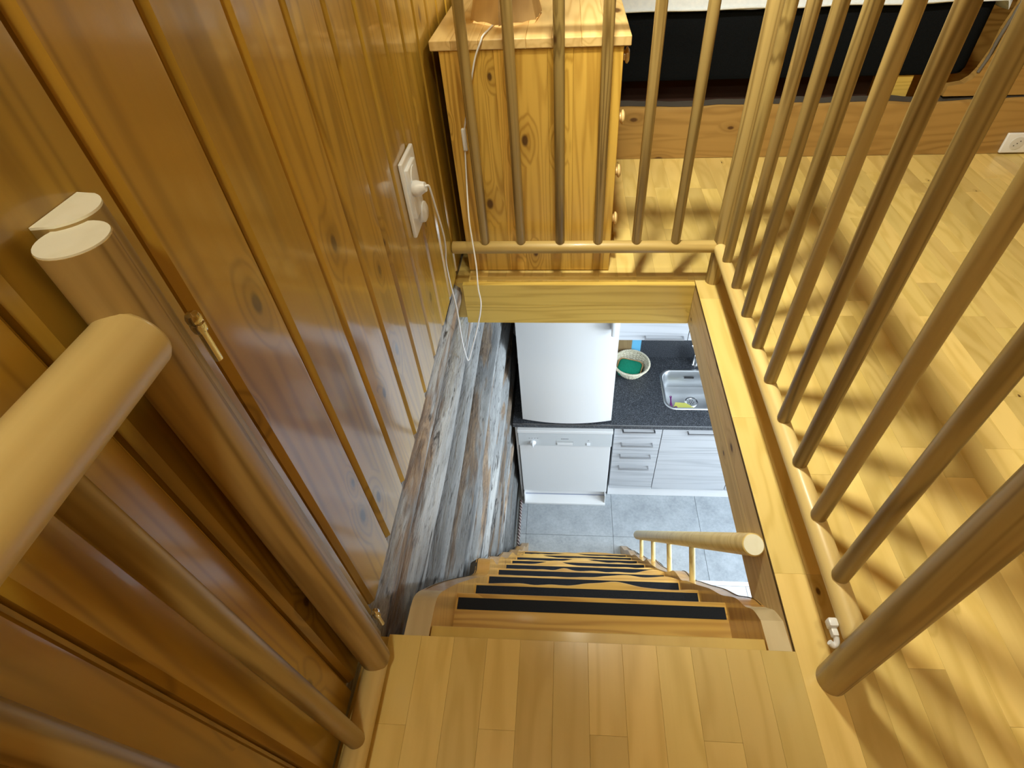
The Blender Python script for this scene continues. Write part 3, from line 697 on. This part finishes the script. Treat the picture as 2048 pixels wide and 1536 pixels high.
part('overflow', nb(.80, .865, SYB - .0335, SYB - .031, ZW - .055, ZW - .042), dark_g, sk)
# tap
tpq = thing('kitchen_tap', 'chrome kitchen tap standing behind the sink', 'tap', loc=(.875, 2.665, ZW))
part('body', lathe([(.0001, ZW + .0005), (.027, ZW + .0005), (.026, ZW + .01), (.021, ZW + .016), (.021, ZW + .085), (.018, ZW + .10), (.0001, ZW + .104)], (.875, 2.665), 24), chrome2, tpq, smooth=45)
bm = bmesh.new(); tube(bm, smoothpath([(.875, 2.665, ZW + .06), (.875, 2.63, ZW + .10), (.875, 2.58, ZW + .125), (.875, 2.53, ZW + .12), (.875, 2.515, ZW + .10)], 5), .011, 14); part('spout', bm, chrome2, tpq, smooth=60)
bm = bmesh.new(); tube(bm, [(.875, 2.665, ZW + .10), (.86, 2.672, ZW + .135), (.835, 2.68, ZW + .165)], [.012, .009, .006], 12); part('lever', bm, chrome2, tpq, smooth=60)
# cloth and brush in the sink
bm = bmesh.new(); pts = [(.715, 2.392), (.868, 2.392), (.805, 2.440), (.735, 2.445)]
part_c = thing('yellow_dish_cloth', 'yellow dish cloth lying in the bottom of the sink', 'cloth', loc=(.78, 2.36, DZ + .001))
bmesh.ops.create_grid(bm, x_segments=14, y_segments=8, size=.5)
for v in bm.verts:
    u, w_ = v.co.x + .5, v.co.y + .5
    p = Vector(pts[0]).lerp(Vector(pts[1]), u).lerp(Vector(pts[3]).lerp(Vector(pts[2]), u), w_)
    v.co = Vector((p.x, p.y, DZ + .0035 + .0015 * noise.noise(Vector((u * 6, w_ * 6, 0)))))
bmesh.ops.solidify(bm, geom=bm.faces[:], thickness=.002)
part('cloth', bm, yellow_m, part_c, smooth=60)
br = thing('dish_brush', 'purple dish brush standing in the left corner of the sink', 'brush', loc=(.70, 2.40, DZ + .002))
bm = bmesh.new(); tube(bm, smoothpath([(.700, 2.388, DZ + .012), (.697, 2.40, DZ + .034), (.693, 2.415, DZ + .066), (.691, 2.425, DZ + .088)], 5), [.011, .0115, .0115, .011, .010, .009, .0075, .006, .005, .005, .005, .005, .0055, .007, .0085, .009], 12); part('handle', bm, purple_m, br, smooth=60)
part('head', lathe([(.0001, DZ + .001), (.012, DZ + .001), (.013, DZ + .008), (.009, DZ + .016), (.0001, DZ + .019)], (.732, 2.392), 16), purple_m, br, smooth=50)
# basket with green cloth
bs = thing('willow_basket', 'round white woven willow basket on the worktop beside the fridge', 'basket', loc=(.43, 2.60, ZW))
BC = (.430, 2.582)
def wv(i, k): return 1 + .045 * math.sin(k * PI / 2 + i * PI) 
prof = [(.068 + .050 * (j / 13) ** .8, ZW + .001 + .088 * j / 13) for j in range(14)]
part('weave', lathe([(.0001, ZW + .001)] + prof + [(r_ - .006, z) for r_, z in prof[::-1]] + [(.0001, ZW + .006)], BC, 56, wob=wv), willow, bs, smooth=50)
bm = bmesh.new()
for ph in (0, PI * 2 / 3, PI * 4 / 3):
    tube(bm, [(BC[0] + (.118 + .005 * math.cos(22 * th + ph)) * math.cos(th), BC[1] + (.118 + .005 * math.cos(22 * th + ph)) * math.sin(th), ZW + .093 + .005 * math.sin(22 * th + ph)) for th in [2 * PI * i / 180 for i in range(180)]], .0042, 6, closed=True)
part('rim', bm, willow, bs, smooth=60)
gc = thing('green_cloth', 'folded green towel cloth lying in the willow basket', 'cloth', loc=(.42, 2.59, ZW + .03))
lps = []
for z, ins in ((.012, .02), (.02, .006), (.05, .0), (.066, .004), (.074, .014)):
    L = []
    for px, py in rrect(-.078 + ins, .078 - ins, -.066 + ins, .066 - ins, .03, 6):
        c_, s_ = math.cos(-.3), math.sin(-.3)
        L.append((.420 + px * c_ - py * s_, 2.572 + px * s_ + py * c_, ZW + z + .004 * noise.noise(Vector((px * 20, py * 20, z)))))
    lps.append(L)
part('cloth', loft(lps), green_m, gc, smooth=60)
bm = bmesh.new(); L = [(.420 + px * math.cos(-.3) - py * math.sin(-.3), 2.572 + px * math.sin(-.3) + py * math.cos(-.3), ZW + .062) for px, py in rrect(-.081, .081, -.069, .069, .03, 6)]
tube(bm, L, .004, 6, closed=True); part('hem', bm, plain('orange_hem', (.62, .36, .16), .9), gc, smooth=60, label='orange edging')
# boards against the splashback
cb = thing('wooden_cutting_board', 'brown cutting board leaning on the splashback behind the basket', 'board', loc=(.33, 2.71, ZW))
part('board', prism(rrect(.20, .440, ZW + .0015, ZW + .24, .015, 4), 'y', 2.711, 2.7255, bev=.001), brown_m, cb)
cb2 = thing('blue_cutting_board', 'light blue board leaning on the splashback beside the brown one', 'board', loc=(.46, 2.71, ZW))
part('board', prism(rrect(.4415, .503, ZW + .0015, ZW + .20, .008, 4), 'y', 2.716, 2.7255, bev=.001), blue_m, cb2)
# fridge standing on the worktop
fr = thing('fridge', 'white fridge with a bowed door standing on the black worktop', 'fridge', loc=(0, 2.42, ZW))
part('cabinet', nb(-.276, .276, 2.185, 2.70, ZW + .012, -.40, bev=.006), white_e, fr)
bm = bmesh.new(); prof = []
for i in range(17):
    u = i / 16; x = -.279 + .556 * u; prof.append((x, 2.153 - .030 * (1 - (2 * u - 1) ** 2)))
prof = [(-.279, 2.184)] + prof + [(.277, 2.184)]
part('door', prism(prof, 'z', ZW + .014, -.402, bm, bev=.004), white_e, fr, smooth=35)
for xx in (-.24, .24):
    for yy in (2.22, 2.66): part('foot', lathe([(.0001, ZW + .0003), (.015, ZW + .0003), (.015, ZW + .012), (.0001, ZW + .012)], (xx, yy), 14), dark_g, fr)
part('handle', nb(.228, .250, 2.085, 2.142, -.86, -.50, bev=.006, seg=3), white_e, fr, smooth=40)
# dishwasher
dw = thing('dishwasher', 'white dishwasher under the worktop next to the log wall', 'dishwasher', loc=(-.013, 2.4, ZK))
part('body', nb(-.308, .282, 2.142, 2.69, ZK + .045, -1.695), white_e, dw)
part('door', nb(-.311, .286, YD - .020, YD, -2.425, -1.862, bev=.003), white_e, dw)
cp = part('control_panel', nb(-.314, .289, YD - .030, YD, -1.860, -1.7225, bev=.003), plain('panel_enamel', (.62, .66, .69), .35), dw)
part('top_lip', nb(-.316, .291, YD - .036, YD, -1.7200, -1.6935, bev=.003), white_e, dw)
obj('grip_pocket', nb(-.068, .044, YD - .0312, YD - .029, -1.845, -1.800), plain('grip_shade', (.55, .58, .60), .4), cp)
obj('grip_lip', nb(-.062, .038, YD - .034, YD - .031, -1.845, -1.823, bev=.001), white_e, cp)
bm = bmesh.new(); tube(bm, [(-.22, YD - .029, -1.825), (-.22, YD - .036, -1.825), (-.22, YD - .050, -1.825)], [.021, .020, .015], 20); box(bm, -.2245, -.2155, YD - .058, YD - .046, -1.848, -1.806, bev=.002)
obj('dial', bm, white_p, cp, smooth=40)
obj('power_button', nb(.128, .150, YD - .034, YD - .029, -1.846, -1.822, bev=.001), white_p, cp)
for k in range(4): obj('indicator', nb(-.245 + k * .018, -.238 + k * .018, YD - .0306, YD - .0299, -1.783, -1.778), plain('print_grey', (.25, .27, .3), .6) if k == 0 else D.materials['print_grey'], cp)
obj('indicator', nb(.136, .142, YD - .0306, YD - .0299, -1.800, -1.794), D.materials['print_grey'], cp)
bm = bmesh.new()
for k in range(5): box(bm, -.036 + k * .0098, -.029 + k * .0098, YD - .0306, YD - .0299, -1.787, -1.779)
obj('printed_mark', bm, D.materials['print_grey'], cp)
part('kick_recess', nb(-.306, .281, YD + .004, YD + .010, ZK + .024, -2.43), plain('perforated_grey', (.36, .40, .52), .6), dw)
part('base_tray', prism([(2.075, ZK + .002), (2.15, ZK + .002), (2.15, ZK + .026), (2.135, ZK + .024), (2.085, ZK + .016), (2.082, ZK + .022), (2.075, ZK + .020)], 'x', -.306, .281, bev=.0015), white_e, dw)
part('side_trim', nb(-.3065, -.300, 2.09, 2.145, ZK + .002, -2.43), white_e, dw); part('side_trim', nb(.275, .2815, 2.09, 2.145, ZK + .002, -2.43), white_e, dw)
ep = thing('end_panel', 'narrow white panel between the dishwasher and the log wall', 'panel', loc=(-.325, 2.4, ZK)); part('board', nb(-.331, -.3185, 2.135, 2.70, ZK + .001, -1.692), trim_wh, ep)
# base units
def bar_handle(x0, x1, z, yf, par, grp=None):
    bm = nb(x0, x1, yf - .030, yf - .022, z - .005, z + .005, bev=.0012); box(bm, x0, x0 + .009, yf - .024, yf + .0005, z - .005, z + .005, bev=.001); box(bm, x1 - .009, x1, yf - .024, yf + .0005, z - .005, z + .005, bev=.001)
    return obj('handle', bm, chrome, par)
du = thing('drawer_unit', 'pale woodgrain kitchen unit of four drawers right of the dishwasher', 'cabinet', loc=(.45, 2.4, ZK))
part('body', nb(.302, .6035, 2.161, 2.70, ZK + .135, -1.692), plain('carcass_grey', (.30, .31, .33), .6), du)
for za, zb_2, hz in ((-1.795, -1.6950, -1.712), (-1.929, -1.7985, -1.855), (-2.065, -1.9325, -1.985), (-2.40, -2.0685, -2.118)):
    q = part('drawer', nb(.3035, .6020, YD, YD + .019, za, zb_2, bev=.001), front_w, du); bar_handle(.35, .556, hz, YD, q)
bu = thing('sink_cabinet', 'pale woodgrain kitchen cupboard with one door under the sink', 'cabinet', loc=(.85, 2.4, ZK))
part('body', nb(.605, 1.113, 2.161, 2.70, ZK + .135, ZW - .17), D.materials['carcass_grey'], bu)
q = part('door', nb(.6065, 1.1115, YD, YD + .019, -2.40, -1.6945, bev=.001), front_w, bu); bar_handle(.757, .963, -1.722, YD, q)
bu2 = thing('base_cabinet', 'pale woodgrain kitchen cupboard at the right end of the row', 'cabinet', loc=(1.4, 2.4, ZK))
part('body', nb(1.115, 1.72, 2.161, 2.70, ZK + .135, -1.692), D.materials['carcass_grey'], bu2)
q = part('door', nb(1.1165, 1.7185, YD, YD + .019, -2.40, -1.6945, bev=.001), front_w, bu2); bar_handle(1.30, 1.50, -1.722, YD, q)
kk_ = thing('kick_board', 'white kick board under the pale woodgrain units', 'board', loc=(1, 2.18, ZK)); part('board', nb(.302, 1.72, 2.172, 2.186, ZK + .001, ZK + .134), trim_wh, kk_)
# wall units
for x0, x1_, lab, nm in ((.29, .726, 'pale woodgrain wall cupboard with a bar handle right of the fridge', 'wall_cabinet'), (.728, 1.30, 'pale woodgrain wall cupboard above the sink, right of the first', 'wall_cabinet')):
    wc = thing(nm, lab, 'cabinet', loc=((x0 + x1_) / 2, 2.58, -1.2))
    part('body', nb(x0 + .001, x1_ - .001, 2.461, 2.725, -1.2155, -.55), trim_wh, wc)
    q = part('door', nb(x0 + .001, x1_ - .001, 2.441, 2.460, -1.2165, -.55, bev=.001), front_w, wc)
    bar_handle(x0 + .175, x0 + .175 + .235, -1.185, 2.441, q)
    
# ------------------------------------------------------------------ LAMPS that light the rooms (outside the photograph's frame)
for nm, (lx, ly), lab in (('ceiling_lamp', (-.10, -.30), 'round ceiling lamp above the stair landing'), ('ceiling_lamp', (1.45, -.45), 'round ceiling fitting added for the fill light in the loft room')):
    cl = thing(nm, lab, 'lamp', loc=(lx, ly, 2.36))  # the loft room one is an unseen fitting added for the fill light
    part('base', lathe([(.0001, 2.359), (.07, 2.359), (.07, 2.335), (.0001, 2.333)], (lx, ly), 24), white_p, cl, smooth=40)
    part('rim', lathe([(.12, 2.332), (.125, 2.325), (.12, 2.318), (.06, 2.332)], (lx, ly), 32), chrome2, cl, smooth=40)
kp = thing('kitchen_fill_fitting', 'flat white ceiling fitting added for the kitchen fill light', 'lamp', loc=(1.35, 1.25, -.182))  # unseen housing added to go with the kitchen area light
part('tray', nb(.83, 1.87, .83, 1.67, -.215, -.1825, bev=.004), white_p, kp)

# apply the parent offset to sub-parts: they were modelled in world space like their parents

for (lo_, ai_, *_), lab in zip(SPOTS, ('white ceiling spotlight turned towards the open floor', 'white ceiling spotlight turned towards the chest of drawers')):
    p_ = Vector(lo_); d_ = (Vector(ai_) - p_).normalized(); sl = thing('ceiling_spotlight', lab, 'lamp', loc=(p_.x, p_.y, 2.36))
    bm = bmesh.new(); tube(bm, [(p_.x, p_.y, 2.359), (p_.x, p_.y, 2.34)], .04, 20); part('base', bm, white_p, sl, smooth=40)
    bm = bmesh.new(); tube(bm, [Vector((p_.x, p_.y, 2.34)), Vector((p_.x, p_.y, 2.15)), p_ - d_ * .10], .008, 10); part('arm', bm, white_p, sl, smooth=40)
    bm = bmesh.new(); tube(bm, [p_ - d_ * .12, p_ - d_ * .10, p_ - d_ * .035], [.02, .032, .036], 20); part('head', bm, white_p, sl, smooth=40)
